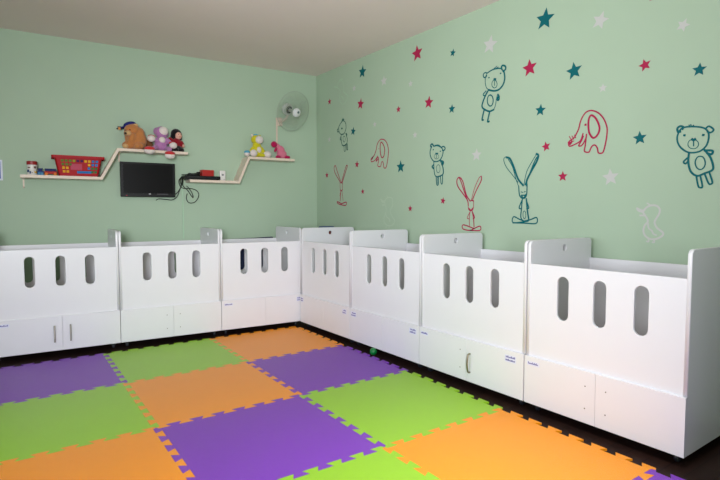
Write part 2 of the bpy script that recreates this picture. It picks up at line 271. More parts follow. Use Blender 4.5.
ANIMALS = {'bear_tilted':[(0.007,0,[(3.14,2.57),(3.161,2.547),(3.166,2.522),(3.165,2.483),(3.151,2.441),(3.125,2.417)]),(0.016,0,[(3.125,2.417),(3.067,2.397),(3.011,2.398),(2.967,2.431),(2.95,2.477),(2.955,2.528),(2.971,2.554)]),(0.011,0,[(2.983,2.572),(3.023,2.583),(3.087,2.585),(3.14,2.57)]),(0.011,0,[(3.147,2.569),(3.17,2.578),(3.19,2.566),(3.183,2.541),(3.163,2.534),(3.15,2.547)]),(0.016,0,[(2.981,2.566),(2.986,2.591),(2.968,2.597),(2.944,2.582),(2.942,2.56),(2.959,2.547)]),(0.007,0,[(3.071,2.591),(3.036,2.606)]),(0.007,0,[(3.058,2.588),(3.02,2.594)]),(0.012,0,[(3.127,2.525),(3.121,2.524)]),(0.012,0,[(2.998,2.535),(2.991,2.534)]),(0.02,0,[(3.065,2.498),(3.05,2.494)]),(0.007,0,[(3.058,2.496),(3.06,2.443)]),(0.007,1,[(3.031,2.45),(3.035,2.433),(3.045,2.423),(3.06,2.421),(3.075,2.429),(3.086,2.443),(3.09,2.461),(3.086,2.478),(3.076,2.488),(3.061,2.49),(3.046,2.482),(3.036,2.468)]),(0.016,0,[(3.125,2.417),(3.158,2.378),(3.191,2.318),(3.199,2.281),(3.173,2.253),(3.114,2.225),(3.064,2.233)]),(0.007,0,[(3.064,2.233),(3.046,2.268),(3.037,2.318),(3.026,2.354)]),(0.011,1,[(3.072,2.314),(3.076,2.29),(3.088,2.274),(3.104,2.27),(3.121,2.28),(3.134,2.3),(3.139,2.325),(3.135,2.349),(3.123,2.365),(3.106,2.368),(3.09,2.359),(3.077,2.339)]),(0.011,0,[(3.155,2.412),(3.187,2.389),(3.175,2.374),(3.153,2.379)]),(0.016,0,[(3.021,2.357),(3.008,2.338),(3.009,2.31),(3.024,2.31),(3.021,2.334)]),(0.016,0,[(3.173,2.25),(3.19,2.194),(3.197,2.162),(3.183,2.158)]),(0.016,0,[(3.109,2.225),(3.126,2.165),(3.132,2.137),(3.115,2.135)])],'elephant_big':[(0.011,0,[(2.264,1.919),(2.244,1.959),(2.23,2.014),(2.206,2.057),(2.177,2.079),(2.137,2.079),(2.088,2.053),(2.049,2.007),(2.024,1.949),(2.02,1.904),(2.027,1.841),(2.042,1.775),(2.056,1.758),(2.082,1.763),(2.091,1.798),(2.109,1.821),(2.128,1.82),(2.144,1.799),(2.154,1.776),(2.179,1.776),(2.194,1.789),(2.188,1.821),(2.183,1.868),(2.18,1.909)]),(0.011,0,[(2.264,1.919),(2.284,1.893),(2.32,1.873),(2.327,1.855),(2.314,1.834),(2.262,1.848),(2.227,1.868),(2.208,1.917)]),(0.011,0,[(2.205,1.898),(2.221,1.862),(2.241,1.832),(2.218,1.829),(2.196,1.855),(2.184,1.882)]),(0.007,0,[(2.299,1.876),(2.321,1.91)]),(0.007,0,[(2.284,1.886),(2.298,1.911)]),(0.007,0,[(2.266,1.893),(2.277,1.916)]),(0.007,0,[(2.315,1.865),(2.281,1.871)]),(0.016,0,[(2.325,1.866),(2.314,1.851),(2.298,1.869)]),(0.015,1,[(2.146,2.046),(2.163,2.023),(2.166,1.977),(2.158,1.92),(2.127,1.877),(2.093,1.894),(2.078,1.938),(2.091,1.985),(2.116,2.026)]),(0.016,0,[(2.191,1.982),(2.187,1.982)])],'bear_big':[(0.011,1,[(1.517,1.871),(1.541,1.84),(1.546,1.797),(1.528,1.752),(1.488,1.716),(1.448,1.706),(1.406,1.714),(1.374,1.747),(1.364,1.798),(1.373,1.835),(1.402,1.859),(1.464,1.873)]),(0.014,0,[(1.517,1.864),(1.513,1.877),(1.531,1.884),(1.547,1.873),(1.543,1.849),(1.529,1.849)]),(0.011,0,[(1.383,1.85),(1.365,1.862),(1.339,1.838),(1.354,1.822),(1.373,1.83)]),(0.007,0,[(1.473,1.872),(1.479,1.885)]),(0.007,0,[(1.464,1.873),(1.469,1.886)]),(0.007,0,[(1.461,1.872),(1.452,1.88)]),(0.014,0,[(1.506,1.823),(1.502,1.822)]),(0.014,0,[(1.397,1.812),(1.393,1.811)]),(0.016,0,[(1.458,1.792),(1.449,1.786),(1.441,1.79)]),(0.007,0,[(1.449,1.79),(1.448,1.749)]),(0.005,1,[(1.42,1.757),(1.423,1.743),(1.434,1.733),(1.449,1.731),(1.465,1.736),(1.477,1.748),(1.481,1.763),(1.478,1.778),(1.467,1.788),(1.451,1.79),(1.436,1.784),(1.424,1.772)]),(0.013,0,[(1.473,1.706),(1.476,1.662),(1.47,1.619),(1.454,1.58),(1.42,1.557),(1.378,1.571),(1.337,1.589),(1.335,1.62),(1.353,1.673),(1.387,1.72)]),(0.008,1,[(1.378,1.636),(1.381,1.616),(1.391,1.601),(1.405,1.596),(1.419,1.603),(1.43,1.619),(1.435,1.641),(1.432,1.661),(1.422,1.676),(1.408,1.68),(1.393,1.674),(1.383,1.658)]),(0.011,0,[(1.478,1.678),(1.503,1.653),(1.49,1.639),(1.476,1.656)]),(0.014,0,[(1.383,1.714),(1.341,1.708),(1.345,1.687),(1.368,1.695)]),(0.011,0,[(1.426,1.558),(1.413,1.494),(1.401,1.482),(1.389,1.49),(1.404,1.56)]),(0.011,0,[(1.38,1.571),(1.355,1.507),(1.34,1.503),(1.335,1.517),(1.355,1.58)])],'rabbit_teal':[(0.007,0,[(2.792,1.579),(2.849,1.642),(2.916,1.715),(2.946,1.778),(2.927,1.803),(2.889,1.789)]),(0.018,0,[(2.916,1.799),(2.88,1.784),(2.841,1.717),(2.793,1.609),(2.738,1.549)]),(0.007,0,[(2.898,1.782),(2.85,1.71),(2.815,1.61),(2.783,1.541)]),(0.018,0,[(2.703,1.548),(2.703,1.589),(2.662,1.661),(2.612,1.737),(2.595,1.786),(2.614,1.802)]),(0.007,0,[(2.729,1.561),(2.705,1.663),(2.647,1.754),(2.61,1.802)]),(0.011,0,[(2.72,1.553),(2.678,1.64),(2.624,1.753),(2.6,1.78)]),(0.011,0,[(2.783,1.541),(2.772,1.465),(2.735,1.439),(2.704,1.464),(2.699,1.545)]),(0.014,0,[(2.754,1.465),(2.732,1.442),(2.708,1.471)]),(0.007,0,[(2.758,1.495),(2.74,1.49)]),(0.007,0,[(2.715,1.497),(2.728,1.493)]),(0.011,0,[(2.745,1.466),(2.718,1.466)]),(0.011,0,[(2.744,1.435),(2.751,1.353),(2.755,1.277),(2.722,1.245)]),(0.015,0,[(2.722,1.245),(2.678,1.256),(2.689,1.323),(2.704,1.434)]),(0.011,0,[(2.749,1.42),(2.775,1.36),(2.751,1.353)]),(0.011,0,[(2.7,1.412),(2.677,1.36),(2.698,1.355)]),(0.011,0,[(2.722,1.248),(2.768,1.262),(2.83,1.284),(2.836,1.234),(2.722,1.242)]),(0.011,0,[(2.722,1.248),(2.661,1.261),(2.6,1.279),(2.604,1.231),(2.722,1.231),(2.836,1.231)]),(0.006,1,[(2.706,1.3),(2.707,1.284),(2.712,1.272),(2.719,1.267),(2.726,1.272),(2.732,1.284),(2.734,1.3),(2.733,1.317),(2.728,1.329),(2.721,1.333),(2.714,1.329),(2.708,1.317)])],'rabbit_red_mid':[(0.012,0,[(3.327,1.425),(3.379,1.49),(3.424,1.613),(3.468,1.654),(3.5,1.63),(3.488,1.571),(3.414,1.491),(3.361,1.432),(3.352,1.387)]),(0.011,0,[(3.468,1.648),(3.441,1.601),(3.397,1.503),(3.37,1.451)]),(0.007,0,[(3.311,1.437),(3.279,1.538),(3.224,1.635),(3.197,1.65)]),(0.011,0,[(3.197,1.65),(3.199,1.609),(3.254,1.524),(3.297,1.444)]),(0.007,0,[(3.352,1.387),(3.346,1.349),(3.317,1.334),(3.289,1.355),(3.287,1.431),(3.327,1.425)]),(0.014,0,[(3.343,1.355),(3.317,1.34),(3.296,1.358)]),(0.011,0,[(3.314,1.435),(3.291,1.427)]),(0.007,0,[(3.326,1.33),(3.336,1.26),(3.332,1.196)]),(0.011,0,[(3.301,1.33),(3.283,1.26),(3.276,1.185)]),(0.007,0,[(3.334,1.317),(3.362,1.266),(3.333,1.26)]),(0.011,0,[(3.295,1.317),(3.271,1.273),(3.288,1.263)]),(0.011,0,[(3.276,1.169),(3.409,1.201),(3.414,1.162),(3.323,1.151),(3.276,1.169),(3.205,1.193),(3.204,1.155),(3.323,1.151)])],'bear_mid':[(0.012,0,[(3.853,1.989),(3.876,1.941),(3.87,1.89),(3.833,1.843),(3.788,1.829),(3.734,1.841),(3.7,1.882),(3.692,1.93),(3.719,1.964),(3.772,1.987),(3.816,1.986)]),(0.016,0,[(3.858,1.977),(3.871,1.998),(3.849,2.012),(3.826,1.989)]),(0.013,0,[(3.71,1.966),(3.684,1.97),(3.663,1.952),(3.675,1.932),(3.701,1.935)]),(0.016,0,[(3.808,1.99),(3.763,1.99),(3.727,1.971)]),(0.012,0,[(3.832,1.952),(3.827,1.952)]),(0.012,0,[(3.732,1.928),(3.727,1.927)]),(0.014,0,[(3.794,1.911),(3.765,1.909)]),(0.007,0,[(3.78,1.91),(3.783,1.864)]),(0.005,1,[(3.751,1.877),(3.755,1.865),(3.767,1.857),(3.783,1.855),(3.799,1.86),(3.811,1.87),(3.815,1.883),(3.811,1.895),(3.799,1.903),(3.783,1.905),(3.767,1.9),(3.755,1.89)]),(0.011,0,[(3.82,1.833),(3.819,1.773),(3.804,1.696),(3.768,1.675)]),(0.014,0,[(3.768,1.675),(3.706,1.688),(3.684,1.714),(3.695,1.777),(3.726,1.831)]),(0.016,0,[(3.823,1.801),(3.845,1.781),(3.823,1.763)]),(0.016,0,[(3.726,1.834),(3.685,1.819),(3.69,1.795),(3.707,1.792),(3.699,1.811)]),(0.006,1,[(3.73,1.754),(3.733,1.734),(3.743,1.72),(3.756,1.716),(3.769,1.722),(3.779,1.737),(3.783,1.758),(3.78,1.777),(3.77,1.791),(3.757,1.796),(3.743,1.789),(3.734,1.774)]),(0.011,0,[(3.786,1.676),(3.776,1.601),(3.753,1.6),(3.753,1.668)]),(0.007,0,[(3.769,1.669),(3.765,1.606)]),(0.011,0,[(3.724,1.682),(3.714,1.61),(3.696,1.61),(3.694,1.684)])],'elephant_small':[(0.011,0,[(4.822,1.977),(4.786,2.033),(4.759,2.106),(4.715,2.146),(4.672,2.152),(4.62,2.134),(4.577,2.087),(4.555,2.022),(4.559,1.959),(4.576,1.877),(4.601,1.823),(4.635,1.828),(4.648,1.882),(4.676,1.895),(4.696,1.848),(4.732,1.845),(4.753,1.863),(4.735,1.91),(4.741,1.954)]),(0.011,0,[(4.822,1.977),(4.88,1.943),(4.867,1.91),(4.803,1.926),(4.753,1.966)]),(0.016,0,[(4.854,1.952),(4.84,1.967),(4.869,1.94)]),(0.011,0,[(4.753,1.955),(4.785,1.909),(4.732,1.937)]),(0.013,1,[(4.689,2.12),(4.706,2.079),(4.701,1.993),(4.671,1.942),(4.636,1.961),(4.623,2.028),(4.645,2.084)]),(0.007,0,[(4.736,2.05),(4.731,2.049)])],'bear_small':[(0.011,1,[(5.478,2.473),(5.538,2.44),(5.578,2.392),(5.55,2.329),(5.496,2.303),(5.442,2.316),(5.406,2.376),(5.421,2.442)]),(0.018,0,[(5.491,2.483),(5.478,2.495),(5.457,2.482)]),(0.011,0,[(5.582,2.387),(5.609,2.372),(5.593,2.347),(5.567,2.352)]),(0.02,0,[(5.508,2.38),(5.491,2.378)]),(0.011,0,[(5.453,2.306),(5.513,2.301),(5.517,2.248),(5.496,2.175),(5.453,2.159),(5.394,2.176),(5.379,2.233),(5.41,2.301)]),(0.013,0,[(5.496,2.173),(5.453,2.157),(5.394,2.174)]),(0.011,0,[(5.522,2.284),(5.539,2.245),(5.517,2.239)]),(0.014,0,[(5.41,2.307),(5.385,2.29),(5.394,2.275)]),(0.007,1,[(5.423,2.238),(5.427,2.219),(5.436,2.207),(5.449,2.203),(5.462,2.21),(5.471,2.224),(5.474,2.244),(5.471,2.262),(5.461,2.275),(5.449,2.278),(5.436,2.272),(5.427,2.257)]),(0.007,0,[(5.453,2.159),(5.447,2.093),(5.421,2.091),(5.421,2.156)]),(0.011,0,[(5.4,2.165),(5.39,2.106),(5.369,2.104),(5.379,2.175)])],'rabbit_red_small':[(0.011,0,[(5.521,1.698),(5.594,1.815),(5.655,1.92),(5.686,1.888),(5.656,1.819),(5.558,1.72),(5.545,1.699)]),(0.011,0,[(5.509,1.698),(5.449,1.82),(5.402,1.902),(5.378,1.894),(5.414,1.831),(5.49,1.703)]),(0.007,0,[(5.545,1.699),(5.538,1.612),(5.514,1.591),(5.49,1.61),(5.49,1.697)]),(0.011,0,[(5.529,1.694),(5.485,1.687)]),(0.014,0,[(5.538,1.605),(5.514,1.589),(5.49,1.604)]),(0.011,0,[(5.529,1.585),(5.541,1.465)]),(0.007,0,[(5.497,1.584),(5.474,1.464)]),(0.007,0,[(5.534,1.572),(5.551,1.526)]),(0.013,0,[(5.51,1.425),(5.608,1.453),(5.595,1.428),(5.51,1.411),(5.414,1.404),(5.403,1.443),(5.51,1.425)])],'duck_right':[(0.013,1,[(1.741,1.341),(1.722,1.361),(1.693,1.372),(1.659,1.368),(1.64,1.345),(1.643,1.314),(1.66,1.283),(1.67,1.256),(1.654,1.221),(1.621,1.195),(1.612,1.18),(1.627,1.16),(1.663,1.143),(1.701,1.144),(1.732,1.168),(1.742,1.199),(1.734,1.235),(1.715,1.259),(1.72,1.282),(1.736,1.306),(1.746,1.322)]),(0.013,0,[(1.739,1.341),(1.76,1.338),(1.79,1.353)]),(0.012,0,[(1.79,1.351),(1.779,1.335),(1.746,1.326)]),(0.012,0,[(1.767,1.303),(1.74,1.303)]),(0.009,0,[(1.702,1.374),(1.722,1.387)]),(0.011,0,[(1.713,1.247),(1.707,1.216),(1.687,1.201),(1.675,1.178),(1.657,1.171)]),(0.011,0,[(1.706,1.144),(1.705,1.125),(1.717,1.125)]),(0.011,0,[(1.671,1.143),(1.668,1.122),(1.679,1.121)])],'duck_mid':[(0.011,1,[(4.6,1.467),(4.548,1.485),(4.495,1.479),(4.473,1.446),(4.48,1.39),(4.509,1.353),(4.512,1.315),(4.472,1.259),(4.438,1.223),(4.471,1.18),(4.546,1.164),(4.614,1.191),(4.633,1.239),(4.615,1.286),(4.592,1.334),(4.597,1.382),(4.615,1.42)]),(0.014,0,[(4.613,1.448),(4.654,1.446),(4.693,1.469)]),(0.013,0,[(4.691,1.466),(4.668,1.437),(4.622,1.429)]),(0.016,0,[(4.662,1.399),(4.623,1.401)]),(0.008,0,[(4.555,1.487),(4.578,1.504)]),(0.013,0,[(4.6,1.315),(4.584,1.268),(4.539,1.245),(4.524,1.212)]),(0.009,0,[(4.584,1.168),(4.587,1.144),(4.599,1.144)]),(0.009,0,[(4.538,1.164),(4.535,1.141),(4.547,1.14)])],'duck_faint':[(0.011,0,[(5.566,2.994),(5.522,2.999),(5.479,2.994)]),(0.014,0,[(5.676,2.935),(5.632,2.923),(5.599,2.908)]),(0.007,1,[(5.599,2.908),(5.587,2.965),(5.522,2.981),(5.469,2.953),(5.458,2.893),(5.448,2.827),(5.385,2.781),(5.375,2.739),(5.427,2.69),(5.491,2.683),(5.545,2.733),(5.555,2.794),(5.534,2.849),(5.566,2.89)]),(0.01,0,[(5.459,2.835),(5.427,2.806),(5.379,2.78)]),(0.01,0,[(5.512,2.786),(5.484,2.769),(5.459,2.736)])]}
STARS = [('teal', 5.056, 2.992, 0.071, 8), ('red', 4.083, 2.972, 0.077, -4), ('teal', 3.573, 2.852, 0.035, 15), ('white', 4.641, 2.801, 0.054, 0), ('white', 4.185, 2.68, 0.032, 0), ('white', 5.229, 2.831, 0.036, 0), ('red', 5.792, 2.765, 0.038, 0), ('red', 5.094, 2.619, 0.063, 10), ('red', 4.383, 2.443, 0.035, 0), ('red', 3.903, 2.436, 0.06, 8), ('teal', 3.578, 2.32, 0.041, 5), ('white', 4.811, 2.338, 0.032, 0), ('teal', 5.25, 2.313, 0.049, 12), ('white', 5.8, 2.274, 0.036, 0), ('white', 4.109, 2.133, 0.034, 0), ('red', 5.169, 1.901, 0.041, 6), ('red', 5.863, 1.809, 0.037, 0), ('red', 5.048, 1.567, 0.032, 0), ('teal', 4.341, 1.815, 0.064, 0), ('red', 4.18, 1.359, 0.032, 0), ('red', 3.687, 1.434, 0.033, 10), ('teal', 2.559, 2.869, 0.079, 8), ('white', 3.118, 2.812, 0.075, 12), ('red', 2.696, 2.515, 0.066, -4), ('teal', 2.294, 2.403, 0.062, -6), ('teal', 2.585, 2.152, 0.046, 6), ('white', 3.258, 1.849, 0.055, 2), ('red', 2.525, 1.853, 0.038, -12), ('red', 2.37, 1.605, 0.039, 0), ('white', 2.095, 2.722, 0.06, 22), ('white', 1.535, 2.528, 0.039, 28), ('red', 1.767, 2.328, 0.039, -14), ('teal', 1.431, 2.224, 0.039, 4), ('white', 2.061, 2.23, 0.03, 0), ('red', 1.741, 2.76, 0.013, 0), ('white', 1.986, 1.578, 0.058, -5), ('teal', 1.786, 1.837, 0.044, -3)]

# ------------------------------------------------------------------ cribs
def stadium(cx, z0, z1, w, n=10):
    r = w/2; P = []
    for i in range(n+1):
        a = math.pi*i/n; P.append((cx+r*math.cos(a), z1-r+r*math.sin(a)))
    for i in range(n+1):
        a = math.pi+math.pi*i/n; P.append((cx+r*math.cos(a), z0+r+r*math.sin(a)))
    return P
def disc_pts(cx, cy, r, n=20): return [(cx+r*math.cos(2*math.pi*i/n), cy+r*math.sin(2*math.pi*i/n)) for i in range(n)]
DEPTH = .73; ET = .022; ZB, ZD, ZT, ZE = .05, .368, .985, 1.137
FM = lambda y: Matrix(((1, 0, 0, 0), (0, 0, 1, y), (0, 1, 0, 0), (0, 0, 0, 1)))      # (a,b,t) -> x, z, y
SM = lambda x: Matrix(((0, 0, 1, x), (1, 0, 0, 0), (0, 1, 0, 0), (0, 0, 0, 1)))      # (a,b,t) -> y, z, x
def scribble(bm, x0, x1, z, h, seed):
    rnd = random.Random(seed); x = x0
    while x < x1-.003:
        w = rnd.uniform(.005, .010)
        hh = h*rnd.choice((.55, .55, .8, 1))
        box(bm, x, min(x+w*.75, x1), -.0009, 0, z, z+hh, mi=1); x += w
    box(bm, x0, x1, -.0008, 0, z+h*.15, z+h*.34, mi=1)
def crib(label, loc, rotz, w, sc, handles=(None, None), holes=(False, False), tags=(), rear=True):
    """origin: on the floor under the middle of the front; x along the front, y into the crib.
    sc = x of the middle slot; handles / holes per door; tags = (door, x0, x1, number of lines)"""
    t = thing('crib', label, 'crib', loc, rotz, 'white slotted cribs along the walls')
    hw = w/2
    # end panels, round front top corner and a round grip hole
    R = .035
    arc = [(R-R*math.cos(a), ZE-R+R*math.sin(a)) for a in [math.pi/2*i/6 for i in range(7)]]
    arc2 = [(DEPTH-R+R*math.sin(a), ZE-R+R*math.cos(a)) for a in [math.pi/2*i/6 for i in range(7)]]
    outer = [(.004, ZB), (.004, ZD+.001), (0, ZD+.001)]+arc+arc2+[(DEPTH, ZB)]
    for s in (-1, 1):
        cut_panel('end_panel', outer, [disc_pts(.385, 1.075, .023)], ET, SM(s*(hw-ET/2)), M_WHITE, t, .003)
    i0, i1 = -hw+ET-.001, hw-ET+.001
    sl = [stadium(sc+d, .642, .921, .079) for d in (-.24, 0, .24)]
    rear_slots = [stadium(sc+d-.033, .606, .885, .082) for d in (-.24, 0, .24)] if rear else []
    rect = lambda z0, z1: [(i0, z0), (i1, z0), (i1, z1), (i0, z1)]
    cut_panel('front_panel', rect(ZD-.03, ZT), sl, .018, FM(.0125), M_WHITE, t, .002)
    cut_panel('rear_panel', rect(ZB+.02, ZT+.004), rear_slots, .018, FM(DEPTH-.012), M_WHITE, t, .002)
    bm = bmesh.new(); box(bm, i0, i1, .03, DEPTH-.03, .44, .458); obj('bed_base', bm, M_BASE, t)
    bm = bmesh.new(); box(bm, i0, i1, .004, DEPTH-.03, ZB, ZB+.018); obj('cabinet_floor', bm, M_WHITE, t)
    # two cabinet doors
    for k, (x0, x1) in enumerate(((-hw+.0005, sc-.0008), (sc+.0008, hw-.0005))):
        bm = bmesh.new(); box(bm, x0, x1, -.016, .0035, ZB, ZD, bev=.0012)
        d = obj('door', bm, M_WHITE, t)
        s = -1 if k == 0 else 1
        if handles[k] == 'bar':
            x = sc+s*.064; bm = bmesh.new()
            box(bm, x-.007, x+.007, -.045, -.036, .132, .286, bev=.002)
            for z in (.148, .262): box(bm, x-.005, x+.005, -.037, -.0155, z, z+.010)
            obj('handle', bm, M_STEEL, d)['label'] = 'straight steel bar handle'
        elif handles[k] == 'bow':
            x = sc+s*.036; bm = bmesh.new()
            P = [(x, -.016, .125), (x, -.034, .128), (x, -.044, .155), (x, -.048, .195), (x, -.044, .235), (x, -.034, .262), (x, -.016, .265)]
            tube(bm, smooth_path(P), .0065, 8)
            obj('handle', bm, M_BRASS, d, smooth=1)['label'] = 'curved nickel bow handle'
        if holes[k]:
            for z in (.277, .14):
                bm = bmesh.new(); lathe(bm, [(0, 0), (.0042, 0), (.0042, .001), (0, .001)], Matrix.Translation((sc+s*.064, -.0162, z)) @ Matrix.Rotation(math.pi/2, 4, 'X'), 10)
                obj('screw_hole', bm, M_SCREWHOLE, d)
        for n, (kk, a, b, lines) in enumerate(tags):
            if kk != k: continue
            bm = bmesh.new(); z1 = .337; hgt = .020+.022*(lines-1)+.008
            box(bm, a-.008, b+.008, -.0165, -.0158, z1-hgt, z1, mi=0)
            for q in range(lines):
                ins = random.uniform(0, .25)*(b-a)*(1 if lines > 1 else 0)
                bm2 = bmesh.new(); scribble(bm2, a+(ins if q == 0 else 0), b-(0 if q == 0 else ins*.3), 0, .014, n*7+q+int(abs(a)*1000))
                for v in bm2.verts: v.co += Vector((0, -.0166, z1-.019-.022*q))
                me = bpy.data.meshes.new('tmp'); bm2.to_mesh(me); bm2.free(); bm.from_mesh(me); bpy.data.meshes.remove(me)
            obj('name_tag', bm, [M_PAPER, M_INK], d)['label'] = 'small pale sticker with a violet name'
    # swivel casters
    for sx in (-1, 1):
        for y in (.055, DEPTH-.07):
            x = sx*(hw-.06); bm = bmesh.new()
            box(bm, x-.018, x+.018, y-.018, y+.018, ZB-.004, ZB)
            box(bm, x-.014, x-.010, y-.010, y+.016, FZ+.016, ZB-.003); box(bm, x+.010, x+.014, y-.010, y+.016, FZ+.016, ZB-.003)
            c = obj('caster', bm, M_CASTER, t)
            bm = bmesh.new(); lathe(bm, [(0, -.0095), (.024, -.0095), (.0265, -.006), (.0265, .006), (.024, .0095), (0, .0095)], Matrix.Translation((x, y+.006, FZ+.0266)) @ Matrix.Rotation(math.pi/2, 4, 'Y'), 20)
            obj('wheel', bm, M_CASTER, c, smooth=.7)
    for o in (c for ch in t.children for c in (ch, *ch.children)): o.data.transform(Matrix.Translation((0, 0, -FZ)))
    t.location.z = FZ
    return t
def back_crib(u0, u1, usc, **k):
    u = (u0+u1)/2; p = BP(u, YB, 0)
    tg = [(d, a-u, b-u, n) for d, a, b, n in k.pop('tags', ())]
    return crib(k.pop('label'), p, -PHI, u1-u0, usc-u, tags=tg, **k)
def right_crib(y0, y1, ysc, **k):     # y0 > y1: viewed from the front left to right
    c = (y0+y1)/2
    tg = [(d, c-a, c-b, n) for d, a, b, n in k.pop('tags', ())]
    return crib(k.pop('label'), (XR, c, 0), -math.pi/2, y0-y1, c-ysc, tags=tg, **k)
back_crib(-.455, .589, .102, label='white crib by the left edge with two steel bar door handles', handles=('bar', 'bar'), tags=[(0, -.37, -.31, 1)])
back_crib(.593, 1.577, 1.087, label='white crib under the television, second from the left, doors with screw holes but no tags', holes=(True, True))
back_crib(1.582, 2.530, 2.079, label='white crib last along the back wall, navy mattress showing behind its rail', tags=[(0, 1.616, 1.697, 1), (1, 2.462, 2.505, 2)])
right_crib(5.205, 4.203, 4.703, label='white crib at the room corner, first of the row under the wall stickers', tags=[(0, 5.185, 5.14, 2), (1, 4.32, 4.26, 2)])
right_crib(4.198, 3.170, 3.664, label='white crib behind the small green ball', holes=(False, False), tags=[(0, 4.165, 4.09, 2), (1, 3.285, 3.21, 2)])
right_crib(3.164, 2.128, 2.638, rear=False, label='white crib with one curved handle on its right door', handles=(None, 'bow'), holes=(True, False), tags=[(0, 3.14, 3.065, 1), (1, 2.275, 2.195, 2)])
right_crib(2.120, 1.132, 1.620, rear=False, label='nearest white crib at the right edge, its grey end panel in full view', holes=(True, True), tags=[(0, 2.09, 2.012, 1)])

# ------------------------------------------------------------------ things behind the cribs
t = thing('mattress', 'navy crib mattress stood on edge behind the crib in the back row', 'mattress', BP(2.08, YB+.80, FZ), -PHI)
bm = bmesh.new(); vs = box(bm, -.425, .425, -.045, .045, 0, 1.0)
for v in bm.verts:
    if v.co.z > .5: v.co.z += .012*(v.co.x/.4)
bmesh.ops.bevel(bm, geom=bm.edges[:], offset=.02, segments=3, affect='EDGES')
obj('cover', bm, mat('navy_vinyl', (24, 36, 72), .45), t, smooth=.9)
bm = bmesh.new(); tube(bm, [(-.40, -.045, .985), (.40, -.045, 1.005)], .005, 6); obj('piping', bm, mat('navy_piping', (16, 26, 56), .5), t)
t = thing('rolled_mat', 'rolled red and blue mat standing in the corner behind the cribs', 'mat', (3.44, 5.56, FZ), .3)
bm = bmesh.new(); lathe(bm, [(0, 0), (.155, 0), (.165, .02), (.165, 1.11), (.15, 1.13), (0, 1.125)], n=28)
obj('roll', bm, mat('brick_red_cloth', (112, 40, 42), .9, noise=.15, nscale=12), t, smooth=.8)
bm = bmesh.new(); lathe(bm, [(.0, 1.10), (.10, 1.10), (.105, 1.135), (.09, 1.15), (0, 1.148)], Matrix.Translation((.03, 0, 0)), 24)
obj('lining', bm, mat('slate_blue_cloth', (84, 104, 140), .9), t, smooth=.8)

# ------------------------------------------------------------------ foam floor mats
TT = (.80189, 4.2429); TH = -.01952
def gw(i, j):
    c, s = math.cos(TH), math.sin(TH); return (TT[0]+c*i-s*j, TT[1]+s*i+c*j)
def seam(n=7, d=.021):
    P = [(0, 0)]; N = 2*n; fl = .012
    for k in range(N):
        sg = -1 if k % 2 == 0 else 1
        a, b = k/N, (k+1)/N
        # dovetail: each tooth is wider at its tip than at its root
        P += [(max(a-fl, .010) if k else .010, sg*d), (min(b+fl, .990) if k < N-1 else .990, sg*d)]
    return P+[(1, 0)]
SEAM = seam()
def mat_outline(i, j):
    """cell with corners (i,j)-(i+1,j+1), every side a shared dovetail line"""
    H = lambda jj: [(i+s, jj+o) for s, o in SEAM]
    V = lambda ii: [(ii-o, j+s) for s, o in SEAM]
    P = H(j)[:-1]+V(i+1)[:-1]+H(j+1)[::-1][:-1]+V(i)[::-1][:-1]
    # a hair of clearance all round
    Q = []
    for k in range(len(P)):
        (ax, ay), (bx_, by_), (cx_, cy_) = P[k-1], P[k], P[(k+1) % len(P)]
        d1 = Vector((bx_-ax, by_-ay)).normalized(); d2 = Vector((cx_-bx_, cy_-by_)).normalized()
        n1 = Vector((-d1.y, d1.x)); n2 = Vector((-d2.y, d2.x)); n = n1+n2
        n = n/max(n.dot(n1), .35)
        Q.append((bx_+n.x*.0004, by_+n.y*.0004))
    return [gw(a, b) for a, b in Q]
cells = [(-1, 0, 'p'), (0, 0, 'g'), (1, 0, 'o'), (-1, -1, 'g'), (0, -1, 'o'), (1, -1, 'p'), (-1, -2, 'o'), (0, -2, 'p'), (1, -2, 'g'), (0, -3, 'g'), (1, -3, 'o'), (1, -4, 'p')]
ML = {(-1, 0): 'purple foam mat in front of the crib with two steel handles', (0, 0): 'lime green foam mat against the back row, between a purple and an orange mat',
      (1, 0): 'orange foam mat at the far corner of the floor', (-1, -1): 'lime green foam mat at the left edge of the picture',
      (0, -1): 'orange foam mat in the middle with green mats behind it and to its left', (1, -1): 'purple foam mat beside the small green ball',
      (-1, -2): 'orange foam mat at the bottom left corner', (0, -2): 'large purple foam mat in the foreground centre',
      (1, -2): 'lime green foam mat in front of the crib with one curved handle', (0, -3): 'lime green foam mat cut off by the bottom edge',
      (1, -3): 'orange foam mat in front of the nearest crib', (1, -4): 'sliver of purple foam mat at the bottom right by the crib wheel'}
CM = dict(p=M_PURPLE, g=M_GREEN, o=M_ORANGE)
for i, j, c in cells:
    cx, cy = gw(i+.5, j+.5)
    bm = bmesh.new(); prism(bm, mat_outline(i, j), lambda a, b, t: (a-cx, b-cy, t), 0.0, -FZ)
    o = obj('foam_mat', bm, CM[c]); o.location = (cx, cy, FZ)
    tag(o, ML[(i, j)], 'foam mat', 'interlocking foam floor mats')
# green ball
bm = bmesh.new(); bmesh.ops.create_uvsphere(bm, u_segments=24, v_segments=16, radius=.034)
o = obj('ball', bm, mat('green_ball_plastic', (14, 122, 58), .3), smooth=3); o.location = (2.86, 3.775, FZ+.034)
tag(o, 'small green plastic ball at the edge of the purple mat', 'ball')

